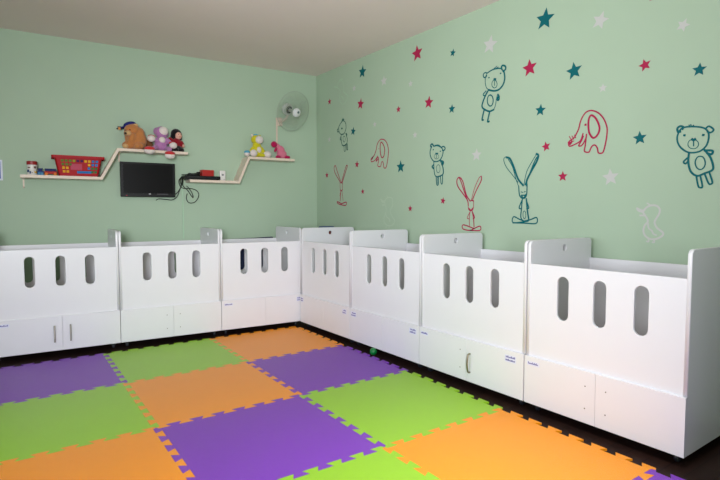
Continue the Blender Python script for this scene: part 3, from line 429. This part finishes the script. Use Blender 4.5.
# ------------------------------------------------------------------ zigzag shelves
TK = .029; SD = .22
def shelf(name, label, P, brk):
    t = thing('wall_shelf', label, 'shelf', BP(P[0][0], YW, P[0][1]), -PHI, 'zigzag wall shelves')
    u0, z0 = P[0]
    up_, dn = [], []
    for i, (u, z) in enumerate(P):
        def nrm(a, b):
            d = Vector((b[0]-a[0], b[1]-a[1])).normalized(); return Vector((-d.y, d.x))
        ns = ([nrm(P[i-1], P[i])] if i else [])+([nrm(P[i], P[i+1])] if i < len(P)-1 else [])
        n = sum(ns, Vector((0, 0))).normalized(); k = TK/2/n.dot(ns[0])
        up_.append((u+n.x*k-u0, z+n.y*k-z0)); dn.append((u-n.x*k-u0, z-n.y*k-z0))
    bm = bmesh.new(); prism(bm, up_+dn[::-1], lambda a, b, q: (a, q, b), -SD, -.0005)
    obj('board', bm, M_SHELF, t)
    for u, z in brk:
        bm = bmesh.new(); x = u-u0; zz = z-z0-TK/2
        box(bm, x-.008, x+.008, -.006, -.0005, zz-.10, zz); box(bm, x-.008, x+.008, -.15, -.006, zz-.005, zz)
        bmesh.ops.create_uvsphere(bm, u_segments=8, v_segments=6, radius=.008, matrix=Matrix.Translation((x, -.008, zz-.09)))
        obj('bracket', bm, M_SHELF, t)
    return t
S1L, S1H, S2L, S2H = 1.681, 1.999, 1.684, 1.989
shelf('a', 'left cream zigzag wall shelf holding the red basket and tan bear', [(-.207, S1L), (.523, S1L), (.693, S1H), (1.43, S1H)], [(-.185, S1L), (.722, S1H)])
shelf('b', 'right cream zigzag wall shelf holding the black player and yellow toy', [(1.443, S2L), (2.032, S2L), (2.165, S2H), (2.775, S2H)], [])
T1L, T1H, T2L, T2H = [z+TK/2+.0005 for z in (S1L, S1H, S2L, S2H)]
def on(name, label, cat, u, z, off=.11, rot=0, group=None):
    return thing(name, label, cat, BP(u, YW-off, z), -PHI+rot, group)
C = mat
FELT = dict(rough=.95, spec=.15, noise=.12, nscale=60, bump=.6, bscale=160, sheen=.3)

# jar with a red lid
t = on('jar', 'white printed jar with a red lid at the shelf end', 'jar', -.105, T1L)
bm = bmesh.new(); lathe(bm, [(0, 0), (.042, 0), (.046, .006), (.046, .105), (.040, .112), (0, .112)], n=28); obj('body', bm, C('jar_white', (222, 220, 214), .35), t, smooth=.7)
bm = bmesh.new(); lathe(bm, [(.0, .106), (.047, .106), (.048, .138), (.044, .143), (0, .143)], n=28); obj('lid', bm, C('jar_lid_red', (150, 24, 30), .4), t, smooth=.7)
bm = bmesh.new()
def patch(a0, a1, z0, z1, mi, r=.0468):
    n = 5
    A = [bm.verts.new((r*math.sin(a0+(a1-a0)*k/n), -r*math.cos(a0+(a1-a0)*k/n), z0+(z1-z0)*.0)) for k in range(n+1)]
    B = [bm.verts.new((r*math.sin(a0+(a1-a0)*k/n), -r*math.cos(a0+(a1-a0)*k/n), z1)) for k in range(n+1)]
    for k in range(n): bm.faces.new((A[k], A[k+1], B[k+1], B[k])).material_index = mi
patch(-1.1, -.55, .03, .055, 0); patch(-.5, -.2, .015, .04, 0); patch(-.9, -.35, .07, .082, 1); patch(.45, 1.1, .022, .04, 2); patch(.35, .9, .068, .09, 1); patch(-.1, .12, .02, .028, 1)
obj('printed_label', bm, [C('print_blue', (30, 62, 110)), C('print_brown', (96, 74, 66)), C('print_yellow', (222, 176, 40))], t)

# toy truck and toy wagon
def toy_vehicle(name, label, u, length, body, roof, wheel, group):
    t = on(name, label, 'toy', u, T1L, .13, 0, group)
    h = length/2
    bm = bmesh.new(); box(bm, -h, h, -.03, .03, .016, .044, bev=.004); obj('chassis', bm, body, t)
    bm = bmesh.new(); box(bm, -h+.008, h-.012, -.027, .027, .044, .062, bev=.003); box(bm, -h+.004, h-.008, -.029, .029, .062, .072, bev=.003); obj('roof', bm, roof, t)
    for x in (-h+.018, h-.018):
        for y in (-.033, .026):
            bm = bmesh.new(); lathe(bm, [(0, -.005), (.014, -.005), (.016, 0), (.014, .005), (0, .005)], Matrix.Translation((x, y+.003, .016)) @ Matrix.Rotation(math.pi/2, 4, 'X'), 16); obj('wheel', bm, wheel, t, smooth=.7)
toy_vehicle('toy_car', 'small blue toy car beside the red-lidded jar', -.032, .058, C('toy_blue', (38, 66, 128), .5, .2), C('toy_navy', (28, 40, 96), .5, .2), C('toy_sky', (60, 130, 170), .5, .2), None)
toy_vehicle('toy_truck', 'red and orange toy truck with a blue roof against the red basket', .058, .115, C('toy_red', (176, 44, 34), .5, .2), C('toy_navy', (28, 40, 96), .5, .2), C('toy_orange', (214, 120, 30), .5, .2), None)

# red basket with coloured squares
t = on('toy_basket', 'red plastic basket with coloured squares on the left shelf', 'basket', .312, T1L, .118)
M_BR = C('basket_red', (170, 18, 28), .5, .2)
bm = bmesh.new()
bx, by, tx, ty, H = .180, .070, .222, .092, .205
def ring(hx, hy, z, r=.02):
    P = []
    for sx, sy, a0 in ((1, 1, 0), (-1, 1, 90), (-1, -1, 180), (1, -1, 270)):
        for k in range(5):
            a = math.radians(a0+90*k/4); P.append(bm.verts.new((sx*(hx-r)+r*math.cos(a), sy*(hy-r)+r*math.sin(a), z)))
    return P
rs = [ring(bx, by, 0), ring(tx, ty, H), ring(tx+.022, ty+.016, H), ring(tx+.024, ty+.018, H-.022), ring(tx+.024, ty+.018, H+.006), ring(tx-.004, ty-.004, H+.006), ring(bx-.004, by-.004, .006)]
for A, B in zip(rs, rs[1:]):
    for k in range(20): bm.faces.new((A[k], A[(k+1) % 20], B[(k+1) % 20], B[k]))
bm.faces.new(rs[0]); bm.faces.new(rs[-1])
obj('tub', bm, M_BR, t)
bm = bmesh.new()
cols = ['g', 'g', 'g', 'l', 'v', 'v', 'y', 'y', 'b', 'b']
rows = {0: cols, 1: ['g', 'g', 'g', None, None, None, None, 'y', 'b', 'b'], 2: ['y', 'y', None, None, None, None, None, 'b', 'd', 'd'], 3: ['y', 'y', None, None, 'B', 'B', 'B', 'B', 'd', 'd']}
pal = {'g': 0, 'l': 1, 'v': 2, 'y': 3, 'b': 4, 'd': 5, 'B': 4}
def facept(x, z): return Vector((x, -(by+(ty-by)*z/H)-.002, z))
for r, row in rows.items():
    for k, cc in enumerate(row):
        if not cc: continue
        z1 = .170-r*.037; s = .86+.14*(z1/.17)
        x = (-.165+.0355*k)*s+.004; wd = .024 if cc != 'B' else .0365
        if cc == 'B': z1 -= .004
        q = [facept(x, z1-.024), facept(x+wd, z1-.024), facept(x+wd, z1), facept(x, z1)]
        bm.faces.new([bm.verts.new(p) for p in q]).material_index = pal[cc]
obj('coloured_squares', bm, [C('sq_green', (92, 124, 46), .6, .15), C('sq_lime', (140, 150, 40), .6, .15), C('sq_violet', (76, 30, 84), .6, .15), C('sq_yellow', (226, 166, 40), .6, .15), C('sq_blue', (40, 120, 186), .6, .15), C('sq_darkgreen', (44, 116, 66), .6, .15)], t)
bm = bmesh.new(); q = [facept(-.075, .066), facept(.03, .066), facept(.03, .128), facept(-.075, .128)]
bm.faces.new([bm.verts.new(p) for p in q]); obj('centre_panel', bm, C('sq_rose', (180, 44, 76), .4, .3), t)

# ------------------------------------------------------------------ plush toys
def eyes(t, pts, r=.006):
    for p in pts:
        bm = bmesh.new(); bmesh.ops.create_uvsphere(bm, u_segments=10, v_segments=8, radius=r, matrix=Matrix.Translation(p)); obj('eye', bm, M_BLACK, t, smooth=3)
# tan bear, sitting, turned to the left, head bowed, with a navy cap
tan = C('tan_plush', (190, 124, 70), **FELT); tan2 = C('pale_tan_plush', (206, 164, 112), **FELT)
t = on('plush_bear', 'tan plush bear with a navy cap sitting at the left of the upper shelf', 'plush toy', .868, T1H, .112, -.30)
blob('body', [((.035, .01, .105), (.100, .088, .115)), ((.03, .0, .185), (.085, .075, .075)), ((-.02, -.02, .13), (.075, .065, .09)), ((-.055, -.045, .045), (.065, .052, .048)), ((.05, -.06, .04), (.065, .045, .044)), ((-.01, -.075, .115), (.040, .036, .070), (.3, .4, 0))], tan, t, .009)
blob('head', [((-.012, -.035, .215), (.084, .074, .072)), ((-.035, -.055, .175), (.062, .055, .055))], tan, t, .008)
blob('muzzle', [((-.042, -.110, .168), (.038, .036, .030))], tan2, t, .007)
bm = bmesh.new(); ellipsoid(bm, (-.062, -.137, .163), (.016, .013, .013)); obj('nose', bm, C('dark_brown_nose', (44, 30, 26), .5), t, smooth=3)
blob('ear', [((.030, -.06, .268), (.030, .018, .016))], tan2, t, .006); blob('ear', [((-.072, -.005, .262), (.022, .016, .020))], tan, t, .006)
eyes(t, [(-.022, -.108, .208), (-.075, -.085, .204)])
blob('paw', [((-.075, -.085, .030), (.034, .034, .028))], tan2, t, .007); blob('paw', [((.05, -.105, .030), (.034, .026, .028))], tan, t, .007)
bm = bmesh.new(); lathe(bm, [(.066, 0), (.068, .020), (.055, .038), (.03, .048), (0, .051)], Matrix.Translation((-.035, -.012, .258)) @ Matrix.Rotation(-.30, 4, 'Y'), 20)
cp = obj('cap', bm, C('navy_cloth', (30, 36, 110), .9), t, smooth=1)
blob('cap_brim', [((-.105, -.02, .243), (.044, .048, .010), (0, -.45, 0)), ], C('navy_cloth', (30, 36, 110), .9), t, .005)
bm = bmesh.new(); box(bm, -.172, -.122, -.045, .0, .220, .228, bev=.003); box(bm, -.160, -.118, -.04, -.005, .226, .250, bev=.003)
obj('cap_badge', bm, C('dark_badge', (48, 36, 44), .6), t)
bm = bmesh.new(); box(bm, -.150, -.126, -.052, -.046, .212, .238); obj('cap_flash', bm, C('orange_flash', (210, 140, 70), .6), t)

# brown toy tucked behind the lilac one
t = on('plush_toy', 'small brown plush toy half hidden behind the lilac one', 'plush toy', 1.045, T1H, .045, 0)
blob('body', [((0, 0, .05), (.05, .036, .055)), ((-.01, -.005, .10), (.04, .032, .038))], C('brown_plush', (128, 84, 52), **FELT), t, .008)
blob('muzzle', [((.035, -.028, .035), (.026, .022, .026))], tan2, t, .007)

def sitting_plush(label, name, u, z, col, pale, footcol, footcap, rot=0, off=.125, hang=True, s=1.0, slump=0):
    t = on(name, label, 'plush toy', u, z, off, rot); t.scale = (s, s, s)
    return t
# lilac plush with white muzzle and belly, red-and-white mitts, feet hanging over the shelf edge
lil = C('lilac_plush', (178, 122, 172), **FELT); wht = C('white_plush', (226, 214, 208), **FELT); redp = C('red_plush', (196, 52, 54), **FELT)
t = on('plush_rabbit', 'lilac plush toy with white face, its red and white feet hanging off the shelf', 'plush toy', 1.150, T1H, .125, .05)
blob('body', [((0, 0, .078), (.074, .060, .082)), ((0, 0, .135), (.056, .048, .05)), ((-.062, -.04, .118), (.044, .028, .027), (0, .4, 0)), ((.075, -.04, .115), (.056, .027, .026), (0, .75, 0)), ((-.078, -.07, .030), (.030, .070, .028), (.05, 0, -.5)), ((.062, -.075, .024), (.030, .075, .027), (.10, 0, .25))], lil, t, .008)
blob('head', [((.010, -.005, .212), (.074, .064, .072)), ((-.035, .02, .225), (.042, .03, .048)), ((.052, .02, .215), (.03, .03, .045))], lil, t, .008)
blob('muzzle', [((.020, -.045, .226), (.054, .036, .050))], wht, t, .007)
blob('belly', [((.004, -.050, .125), (.038, .022, .036))], wht, t, .007)
for x, y, z in ((-.118, -.06, .128), (.115, -.075, .066)):
    p = blob('mitt', [((x, y-.01, z), (.046, .032, .038))], wht, t, .007)
    blob('cuff', [((x+(.005 if x < 0 else -.006), y+.006, z+.026), (.042, .030, .020))], redp, p, .006)
for x, y, dz in ((-.155, -.142, -.006), (.060, -.150, -.046)):
    p = blob('foot', [((x, y, -.012+dz), (.060, .038, .038))], wht, t, .007)
    blob('toe_cap', [((x, y-.003, .012+dz), (.059, .039, .028))], redp, p, .006)
blob('lower_leg', [((.060, -.135, -.012), (.028, .026, .045), (-.3, 0, 0))], lil, t, .007)
# doll in black and red
t = on('doll', 'small doll with black hair and a red and black outfit at the shelf end', 'doll', 1.338, T1H, .062, .2); t.scale = (1.05, 1, 1.1)
blk = C('black_plush', (22, 18, 22), **FELT)
blob('hair', [((0, .01, .200), (.062, .048, .056)), ((-.038, .012, .165), (.028, .03, .045)), ((.045, .012, .175), (.024, .03, .05))], blk, t, .007)
blob('face', [((.012, -.026, .180), (.040, .030, .040))], C('doll_skin', (222, 170, 150), .9), t, .006)
blob('dress', [((0, 0, .10), (.055, .048, .062)), ((-.055, .0, .125), (.05, .026, .022), (0, .7, 0)), ((.045, -.025, .09), (.03, .026, .04))], C('crimson_plush', (140, 22, 36), **FELT), t, .007)
blob('skirt', [((0, -.005, .04), (.066, .055, .042)), ((.03, -.05, .026), (.032, .04, .026)), ((-.03, -.05, .026), (.032, .04, .026))], blk, t, .007)
blob('hand', [((.058, -.045, .075), (.016, .016, .018))], C('doll_skin', (222, 170, 150), .9), t, .005)
eyes(t, [(.0, -.054, .19), (.03, -.052, .19)], .004)
bm = bmesh.new(); ellipsoid(bm, (.016, -.056, .166), (.009, .004, .004)); obj('mouth', bm, redp, t, smooth=3)

# yellow plush with white muzzle and feet and a blue cap
yel = C('yellow_plush', (206, 196, 34), **FELT); blu = C('sky_blue_plush', (84, 168, 196), **FELT)
t = on('plush_cow', 'yellow plush toy with white feet and a blue tuft on the right shelf', 'plush toy', 2.300, T2H, .115, .05)
blob('body', [((0, 0, .078), (.074, .058, .082)), ((0, .0, .15), (.056, .046, .058)), ((-.065, -.02, .10), (.058, .028, .026), (0, -.9, 0)), ((.065, -.02, .10), (.062, .028, .026), (0, .9, 0)), ((-.06, -.06, .03), (.036, .05, .030)), ((.05, -.05, .03), (.045, .04, .028))], yel, t, .008)
blob('head', [((-.008, 0, .225), (.066, .056, .060))], yel, t, .007)
blob('ear', [((-.060, .005, .275), (.016, .012, .018))], wht, t, .005); blob('ear', [((.045, .005, .275), (.016, .012, .018))], yel, t, .005)
blob('muzzle', [((.018, -.040, .222), (.056, .040, .050))], wht, t, .006)
blob('belly', [((.010, -.050, .095), (.032, .02, .040))], wht, t, .006)
blob('tuft', [((-.012, .0, .284), (.032, .026, .013))], blu, t, .005)
eyes(t, [(-.01, -.054, .258), (.03, -.050, .264)], .004)
blob('foot', [((-.078, -.088, .046), (.050, .032, .045))], wht, t, .007); blob('foot', [((.118, -.06, .043), (.056, .036, .042))], wht, t, .007)
p = blob('hand', [((-.140, -.03, .038), (.040, .034, .035))], wht, t, .007)
blob('cuff', [((-.140, -.03, .058), (.040, .035, .024))], blu, p, .006)
# pink plush, magenta head and feet
pnk = C('pink_plush', (214, 118, 142), **FELT); mag = C('magenta_plush', (184, 20, 82), **FELT)
t = on('plush_bird', 'pink plush toy with a magenta head and feet near the shelf tip', 'plush toy', 2.622, T2H, .115, 0); t.scale = (1.08, 1.0, 1.08)
blob('body', [((.018, 0, .055), (.064, .050, .056)), ((.0, 0, .105), (.052, .044, .058), (0, -.35, 0)), ((-.035, 0, .15), (.028, .028, .04), (0, -.5, 0))], pnk, t, .007)
blob('head', [((-.085, -.01, .168), (.040, .036, .038))], mag, t, .006)
blob('wing', [((-.07, -.02, .105), (.016, .016, .034), (0, .4, 0))], mag, t, .005)
blob('foot', [((-.045, -.04, .020), (.036, .03, .020))], mag, t, .006); blob('foot', [((.075, -.03, .022), (.040, .032, .022))], mag, t, .006)
eyes(t, [(-.105, -.038, .178)], .004)

# ------------------------------------------------------------------ television
t = thing('television', 'black flat television mounted on the wall under the left shelf', 'television', BP(1.016, YW, 1.687), -PHI)
hw, hh = .294, .196
bm = bmesh.new(); box(bm, -hw, hw, -.075, -.035, -hh, hh, bev=.006); box(bm, -hw*.8, hw*.8, -.036, -.02, -hh*.8, hh*.8, bev=.01); obj('casing', bm, M_BLACK, t)
bm = bmesh.new(); box(bm, -hw+.028, hw-.028, -.0765, -.0745, -hh+.042, hh-.022); obj('screen', bm, M_SCREEN, t)
bm = bmesh.new(); box(bm, .0, .024, -.0762, -.0745, -hh+.030, -hh+.040); obj('badge', bm, C('silver_badge', (190, 190, 190), .4), t)
bm = bmesh.new(); box(bm, .092, .212, -.0762, -.0745, -hh+.028, -hh+.040); obj('sticker', bm, C('grey_badge', (58, 58, 60), .4), t)
bm = bmesh.new(); box(bm, -.240, -.226, -.0762, -.0745, -hh+.010, -hh+.020); obj('standby_light', bm, C('red_led', (170, 20, 30), .4), t)
bm = bmesh.new(); box(bm, -.10, .10, -.021, -.0005, -.10, .10); obj('wall_bracket', bm, M_BLACK, t)

# ------------------------------------------------------------------ player, box, router on the right shelf
t = on('dvd_player', 'slim black disc player on the lower part of the right shelf', 'player', 1.60, T2L, .115)
bm = bmesh.new(); box(bm, -.205, .205, -.10, .10, .006, .046, bev=.004); obj('casing', bm, M_BLACK, t)
bm = bmesh.new(); box(bm, -.17, -.02, -.1015, -.0995, .026, .036); obj('disc_tray', bm, C('dark_grey_plastic', (38, 40, 42), .3), t)
bm = bmesh.new(); box(bm, .03, .15, -.1015, -.0995, .014, .034); obj('display', bm, C('display_plastic', (30, 34, 40), .1), t)
for x in (-.17, .17):
    for y in (-.08, .08):
        bm = bmesh.new(); lathe(bm, [(0, 0), (.010, 0), (.010, .007), (0, .007)], Matrix.Translation((x, y, 0)), 12); obj('foot', bm, M_BLACK, t)
zt = T2L+.0465
t = on('coiled_cable', 'black cable coiled on top of the disc player', 'cable', 1.512, zt, .12)
bm = bmesh.new()
P = []
for k in range(60):
    a = k*.55; r = .05+.012*math.sin(k*1.3)
    P.append((1.15*r*math.cos(a), r*.8*math.sin(a), .008+.022*(k/60)+.005*math.sin(k*.9)))
P += [(-.09, -.02, .012), (-.14, -.01, .008)]
tube(bm, smooth_path(P, k=3), .006, 6); obj('cord', bm, M_CABLE, t, smooth=3)
bm = bmesh.new(); box(bm, .035, .075, -.02, .02, .030, .050, bev=.004); obj('plug', bm, M_BLACK, t)
t = on('box', 'red cardboard box lying on the black disc player', 'box', 1.665, zt, .13, .12)
bm = bmesh.new(); box(bm, -.070, .070, -.045, .045, 0, .070, bev=.002); obj('carton', bm, C('red_carton', (172, 26, 22), .5), t)
bm = bmesh.new(); box(bm, -.0715, .0715, -.0465, .0465, .056, .074, bev=.002); obj('lid', bm, C('red_carton_lid', (186, 34, 28), .5), t)
bm = bmesh.new(); box(bm, -.03, .045, -.03, .03, .074, .0745); obj('paper_slip', bm, C('pale_slip', (206, 178, 160), .6), t)
t = on('router', 'small white upright device at the foot of the shelf slope', 'router', 1.856, T2L, .12)
bm = bmesh.new(); box(bm, -.036, .036, -.018, .018, 0, .124, bev=.010); obj('casing', bm, C('white_plastic', (226, 222, 218), .35), t)
bm = bmesh.new(); box(bm, -.012, .012, -.0192, -.0175, .062, .082); obj('logo_panel', bm, C('grey_print', (128, 128, 128), .5), t)
bm = bmesh.new(); box(bm, .006, .026, -.0192, -.0175, .016, .021); obj('indicator', bm, C('grey_print', (128, 128, 128), .5), t)

# hanging cables (u, distance from wall, z)
def cable(name, label, P, r=.005):
    o0 = BP(*[P[0][0], YW-P[0][1], P[0][2]])
    bm = bmesh.new(); tube(bm, [BP(u, YW-d, z)-o0 for u, d, z in [tuple(x) for x in smooth_path([Vector(p) for p in P], k=6)]], r, 6)
    o = obj(name, bm, M_CABLE, None, smooth=3); o.location = o0
    return tag(o, label, 'cable', 'black leads hanging by the television')
cable('signal_cable', 'black cable dropping beside the right edge of the television', [(1.388, .070, 1.715), (1.394, .035, 1.67), (1.392, .016, 1.63), (1.36, .016, 1.57), (1.325, .016, 1.53)])
cable('power_cable', 'black cable running from the disc player down to the television', [(1.384, .095, 1.735), (1.370, .060, 1.69), (1.385, .032, 1.64), (1.365, .032, 1.57), (1.335, .032, 1.50), (1.28, .032, 1.462), (1.20, .032, 1.468), (1.13, .032, 1.472), (1.10, .032, 1.455)])
cable('power_cable', 'black cable hanging in a large loop under the end of the right shelf', [(1.380, .110, 1.735), (1.352, .075, 1.69), (1.37, .048, 1.63), (1.41, .048, 1.60), (1.50, .048, 1.60), (1.57, .048, 1.57), (1.585, .048, 1.51), (1.54, .048, 1.44), (1.47, .048, 1.43), (1.44, .048, 1.48), (1.45, .048, 1.54)])
cable('power_cable', 'short folded black cable inside the hanging loop', [(1.386, .125, 1.735), (1.392, .09, 1.68), (1.40, .064, 1.63), (1.45, .064, 1.58), (1.49, .064, 1.52), (1.515, .064, 1.49), (1.505, .064, 1.54), (1.47, .064, 1.60), (1.44, .064, 1.63)])

# conduits on the back wall
M_PEACH = C('peach_plastic', (216, 198, 182), .5)
def conduit(label, u, z0, z1, w, m):
    t = thing('cable_conduit', label, 'conduit', BP(u, YW, z0), -PHI)
    bm = bmesh.new(); box(bm, -w/2, w/2, -.012, -.0005, 0, z1-z0, bev=.002); obj('channel', bm, m, t)
    bm = bmesh.new(); box(bm, -w/2-.003, w/2+.003, -.014, -.0005, z1-z0-.02, z1-z0+.005, bev=.002); obj('end_cap', bm, m, t)
conduit('pale peach cable conduit rising from the right shelf to the fan', 2.618, S2H+TK/2+.002, 2.545, .022, M_PEACH)
conduit('thin green painted cable conduit below the right shelf', 1.408, 1.0, 1.655, .014, C('green_conduit', (176, 208, 178), .5))

# sign at the left edge
t = thing('wall_sign', 'blue sign with a white border cut off by the left edge', 'sign', BP(-.47, YW, 1.745), -PHI)
bm = bmesh.new(); box(bm, -.11, .11, -.006, -.0005, -.104, .104); obj('board', bm, C('sign_white', (214, 220, 234), .5), t)
bm = bmesh.new(); box(bm, -.092, .092, -.0075, -.0055, -.086, .086); obj('print', bm, C('sign_blue', (40, 84, 190), .5, .2), t)

# ------------------------------------------------------------------ wall fan
t = thing('wall_fan', 'white wall fan with a clear round wire cage in the corner', 'fan', BP(2.66, YW, 2.50), -PHI)
M_WIRE = C('grey_wire', (164, 176, 160), .4); M_FANW = C('fan_white', (224, 226, 226), .35)
M_BLADE = C('clear_blade', (200, 214, 200), .2, .5, alpha=.08)
Rf = Matrix.Translation((.085, -.25, .105)) @ Matrix.Rotation(.27, 4, 'Z') @ Matrix.Rotation(math.pi/2+.36, 4, 'X')   # local +z = fan axis towards the room
def rim(bm, r, z, w): tube(bm, [Rf @ Vector((r*math.cos(2*math.pi*k/48), r*math.sin(2*math.pi*k/48), z)) for k in range(48)], w, 6, closed=True)
for nm, sgn in (('front_grille', 1), ('rear_grille', -1)):
    bm = bmesh.new()
    rim(bm, .25, sgn*.006, .0018)
    for r in (.09, .17): rim(bm, r, sgn*(.068-.052*(r/.25)**3), .0012)
    for k in range(72):
        a = 2*math.pi*k/72
        P = [Rf @ Vector((r*math.cos(a+(.25-r)*.6*sgn), r*math.sin(a+(.25-r)*.6*sgn), sgn*(.068-.060*(r/.25)**3))) for r in (.045, .09, .13, .17, .21, .235, .25)]
        tube(bm, P, .0008, 4, cap=False)
    obj(nm, bm, M_WIRE, t)
for k in range(3):
    bm = bmesh.new(); a0 = 2*math.pi*k/3+.4; G = []
    for i in range(7):
        r = .04+.18*i/6; hw_ = .35+.42*math.sin(math.pi*min(1, i/6*.8+.1))
        G.append([bm.verts.new(Rf @ Vector((r*math.cos(a0+hw_*s), r*math.sin(a0+hw_*s), .028*s))) for s in (-1, -.5, 0, .5, 1)])
    for A, B in zip(G, G[1:]):
        for q in range(4): bm.faces.new((A[q], A[q+1], B[q+1], B[q]))
    obj('blade', bm, M_BLADE, t, smooth=3)
bm = bmesh.new(); lathe(bm, [(0, .096), (.036, .094), (.052, .085), (.057, .07), (.057, .058), (0, .058)], Rf, 28); hb = obj('hub_badge', bm, M_FANW, t, smooth=.7)
bm = bmesh.new(); lathe(bm, [(0, .0975), (.016, .0975), (.016, .0965), (0, .0965)], Rf @ Matrix.Translation((.005, .010, 0)), 16); obj('logo_disc', bm, C('grey_blue_print', (90, 110, 112), .5), hb)
bm = bmesh.new(); lathe(bm, [(0, .05), (.020, .05), (.024, .03), (.024, -.085), (0, -.085)], Rf, 24); obj('spindle', bm, C('spindle_grey', (150, 158, 150), .4), t, smooth=.7)
bm = bmesh.new(); lathe(bm, [(0, -.080), (.044, -.080), (.050, -.088), (.044, -.098), (0, -.098)], Rf, 24); obj('motor_collar', bm, C('collar_black', (26, 28, 28), .4), t, smooth=.7)
bm = bmesh.new(); lathe(bm, [(0, -.088), (.070, -.094), (.078, -.11), (.072, -.15), (.045, -.175), (0, -.18)], Rf, 24); obj('motor_housing', bm, C('housing_white', (206, 210, 206), .4), t, smooth=.7)
bm = bmesh.new(); tube(bm, smooth_path([(0, -.02, .0), (.01, -.07, .005), (.04, -.11, .03), (.075, -.125, .10)]), .016, 10); obj('arm', bm, M_PEACH, t, smooth=1)
bm = bmesh.new(); box(bm, -.035, .035, -.024, -.0005, -.055, .055, bev=.008); obj('wall_plate', bm, M_PEACH, t)

# ------------------------------------------------------------------ stickers on the right wall
def ribbon(bm, P, w, closed):
    """flat strip of vinyl on the wall, P in (y, z); each stroke a hair further from the wall"""
    pts = [Vector((a, b, 0)) for a, b in P]
    if len(pts) > 2: pts = smooth_path(pts, closed, 5)
    n = len(pts); L, R_ = [], []
    x = XW-.0015-ribbon.k*.00004; ribbon.k += 1
    for i, p in enumerate(pts):
        a = pts[(i-1) % n] if (closed or i) else p
        b = pts[(i+1) % n] if (closed or i < n-1) else p
        d = (b-a).normalized(); nn = Vector((-d.y, d.x, 0))*w/2
        e = d*w*.4*(-1 if (i == 0 and not closed) else 1 if (i == n-1 and not closed) else 0)
        L.append(bm.verts.new((x, (p+nn+e).x, (p+nn+e).y))); R_.append(bm.verts.new((x, (p-nn+e).x, (p-nn+e).y)))
    for i in range(n if closed else n-1):
        j = (i+1) % n; bm.faces.new((L[i], L[j], R_[j], R_[i]))
def centre(o):
    me = o.data; vs = [v.co for v in me.vertices]
    c = sum(vs, Vector())/len(vs); c.x = XW
    me.transform(Matrix.Translation(-c)); o.location = c
AL = {'bear_tilted': ('bear_sticker', 'teal line drawing of a bear with a tilted head, high on the wall', M_TEAL),
      'elephant_big': ('elephant_sticker', 'raspberry line drawing of an elephant, the larger one', M_RED),
      'bear_big': ('bear_sticker', 'largest teal line drawing of a bear at the right edge', M_TEAL),
      'rabbit_teal': ('rabbit_sticker', 'teal line drawing of a long-eared rabbit', M_TEAL),
      'rabbit_red_mid': ('rabbit_sticker', 'raspberry line drawing of a rabbit left of the teal rabbit', M_RED),
      'bear_mid': ('bear_sticker', 'upright teal bear drawing between the small elephant and the red rabbit', M_TEAL),
      'elephant_small': ('elephant_sticker', 'smaller raspberry elephant drawing near the corner', M_RED),
      'bear_small': ('bear_sticker', 'smallest teal bear drawing, closest to the room corner', C('dark_green_vinyl', (20, 92, 82), .5)),
      'rabbit_red_small': ('rabbit_sticker', 'small raspberry rabbit drawing above the corner crib', M_RED),
      'duck_right': ('duck_sticker', 'white line drawing of a duck above the nearest crib', M_OFFW),
      'duck_mid': ('duck_sticker', 'pale duck drawing just above the crib by the green ball', M_FAINTW),
      'duck_faint': ('duck_sticker', 'faint pale duck drawing high up by the room corner', C('very_faint_vinyl', (176, 206, 176), .5))}
for k, strokes in ANIMALS.items():
    nm, lb, m = AL[k]; bm = bmesh.new(); ribbon.k = 0
    for w, c, P in strokes: ribbon(bm, P, w, bool(c))
    o = obj(nm, bm, m); centre(o); tag(o, lb, 'wall sticker', 'animal line drawings on the wall')
SL = ['teal star sticker nearest the ceiling in the far corner', 'larger raspberry star just under the sloping ceiling line',
      'small teal star high up, left of the big white star', 'white star right of the teal star by the ceiling corner', 'small white star below the raspberry star under the ceiling',
      'faint small white star beside the faint duck drawing', 'tiny raspberry star closest to the room corner, left of the faint duck', 'raspberry star below the teal star near the far corner',
      'tiny raspberry star below the small white stars', 'raspberry star left of a small teal star and the tilted bear', 'small teal star between a raspberry star and the tilted bear',
      'tiny white star above the small elephant', 'small teal star beside the smallest bear', 'faint white star left of the smallest bear', 'small white star above the upright bear',
      'raspberry star below the smallest bear, left of the small elephant', 'tiny raspberry star left of the small rabbit', 'tiny raspberry star right of the small rabbit', 'teal star between the small elephant and the upright bear',
      'small raspberry star lowest, above the cribs right of the middle duck', 'small raspberry star between the upright bear and the red rabbit',
      'largest teal star at the top of the wall', 'big white star above the tilted bear', 'raspberry star right of the tilted bear head', 'teal star right of the raspberry star by the tilted bear',
      'small teal star below the raspberry star, above the teal rabbit', 'white star between the upright bear and the tilted bear', 'small raspberry star at the ear tip of the teal rabbit', 'small raspberry star right of the teal rabbit',
      'big white star at the top, above the large elephant', 'white tilted star at the top right', 'small raspberry star between two white stars at upper right', 'teal star above the largest bear',
      'small white star just above the large elephant', 'tiny raspberry star cut by the top edge', 'white star right of the teal rabbit, below the large elephant', 'teal star between the large elephant and the largest bear']
for (c, y, z, r, rot), lb in zip(STARS, SL):
    R_ = r*1.12; bm = bmesh.new(); a0 = math.radians(90-rot)
    # +y runs to the left as seen from the room, so angles are mirrored
    P = [(-(R_ if i % 2 == 0 else R_*.45)*math.cos(a0+math.pi*i/5), (R_ if i % 2 == 0 else R_*.45)*math.sin(a0+math.pi*i/5)) for i in range(10)]
    prism(bm, P, lambda a, b, q: (q, a, b), -.0016, -.0008)
    o = obj('star_sticker', bm, {'teal': M_TEAL, 'red': M_RED, 'white': M_OFFW}[c]); o.location = (XW, y, z)
    tag(o, lb, 'wall sticker', 'star stickers on the wall')
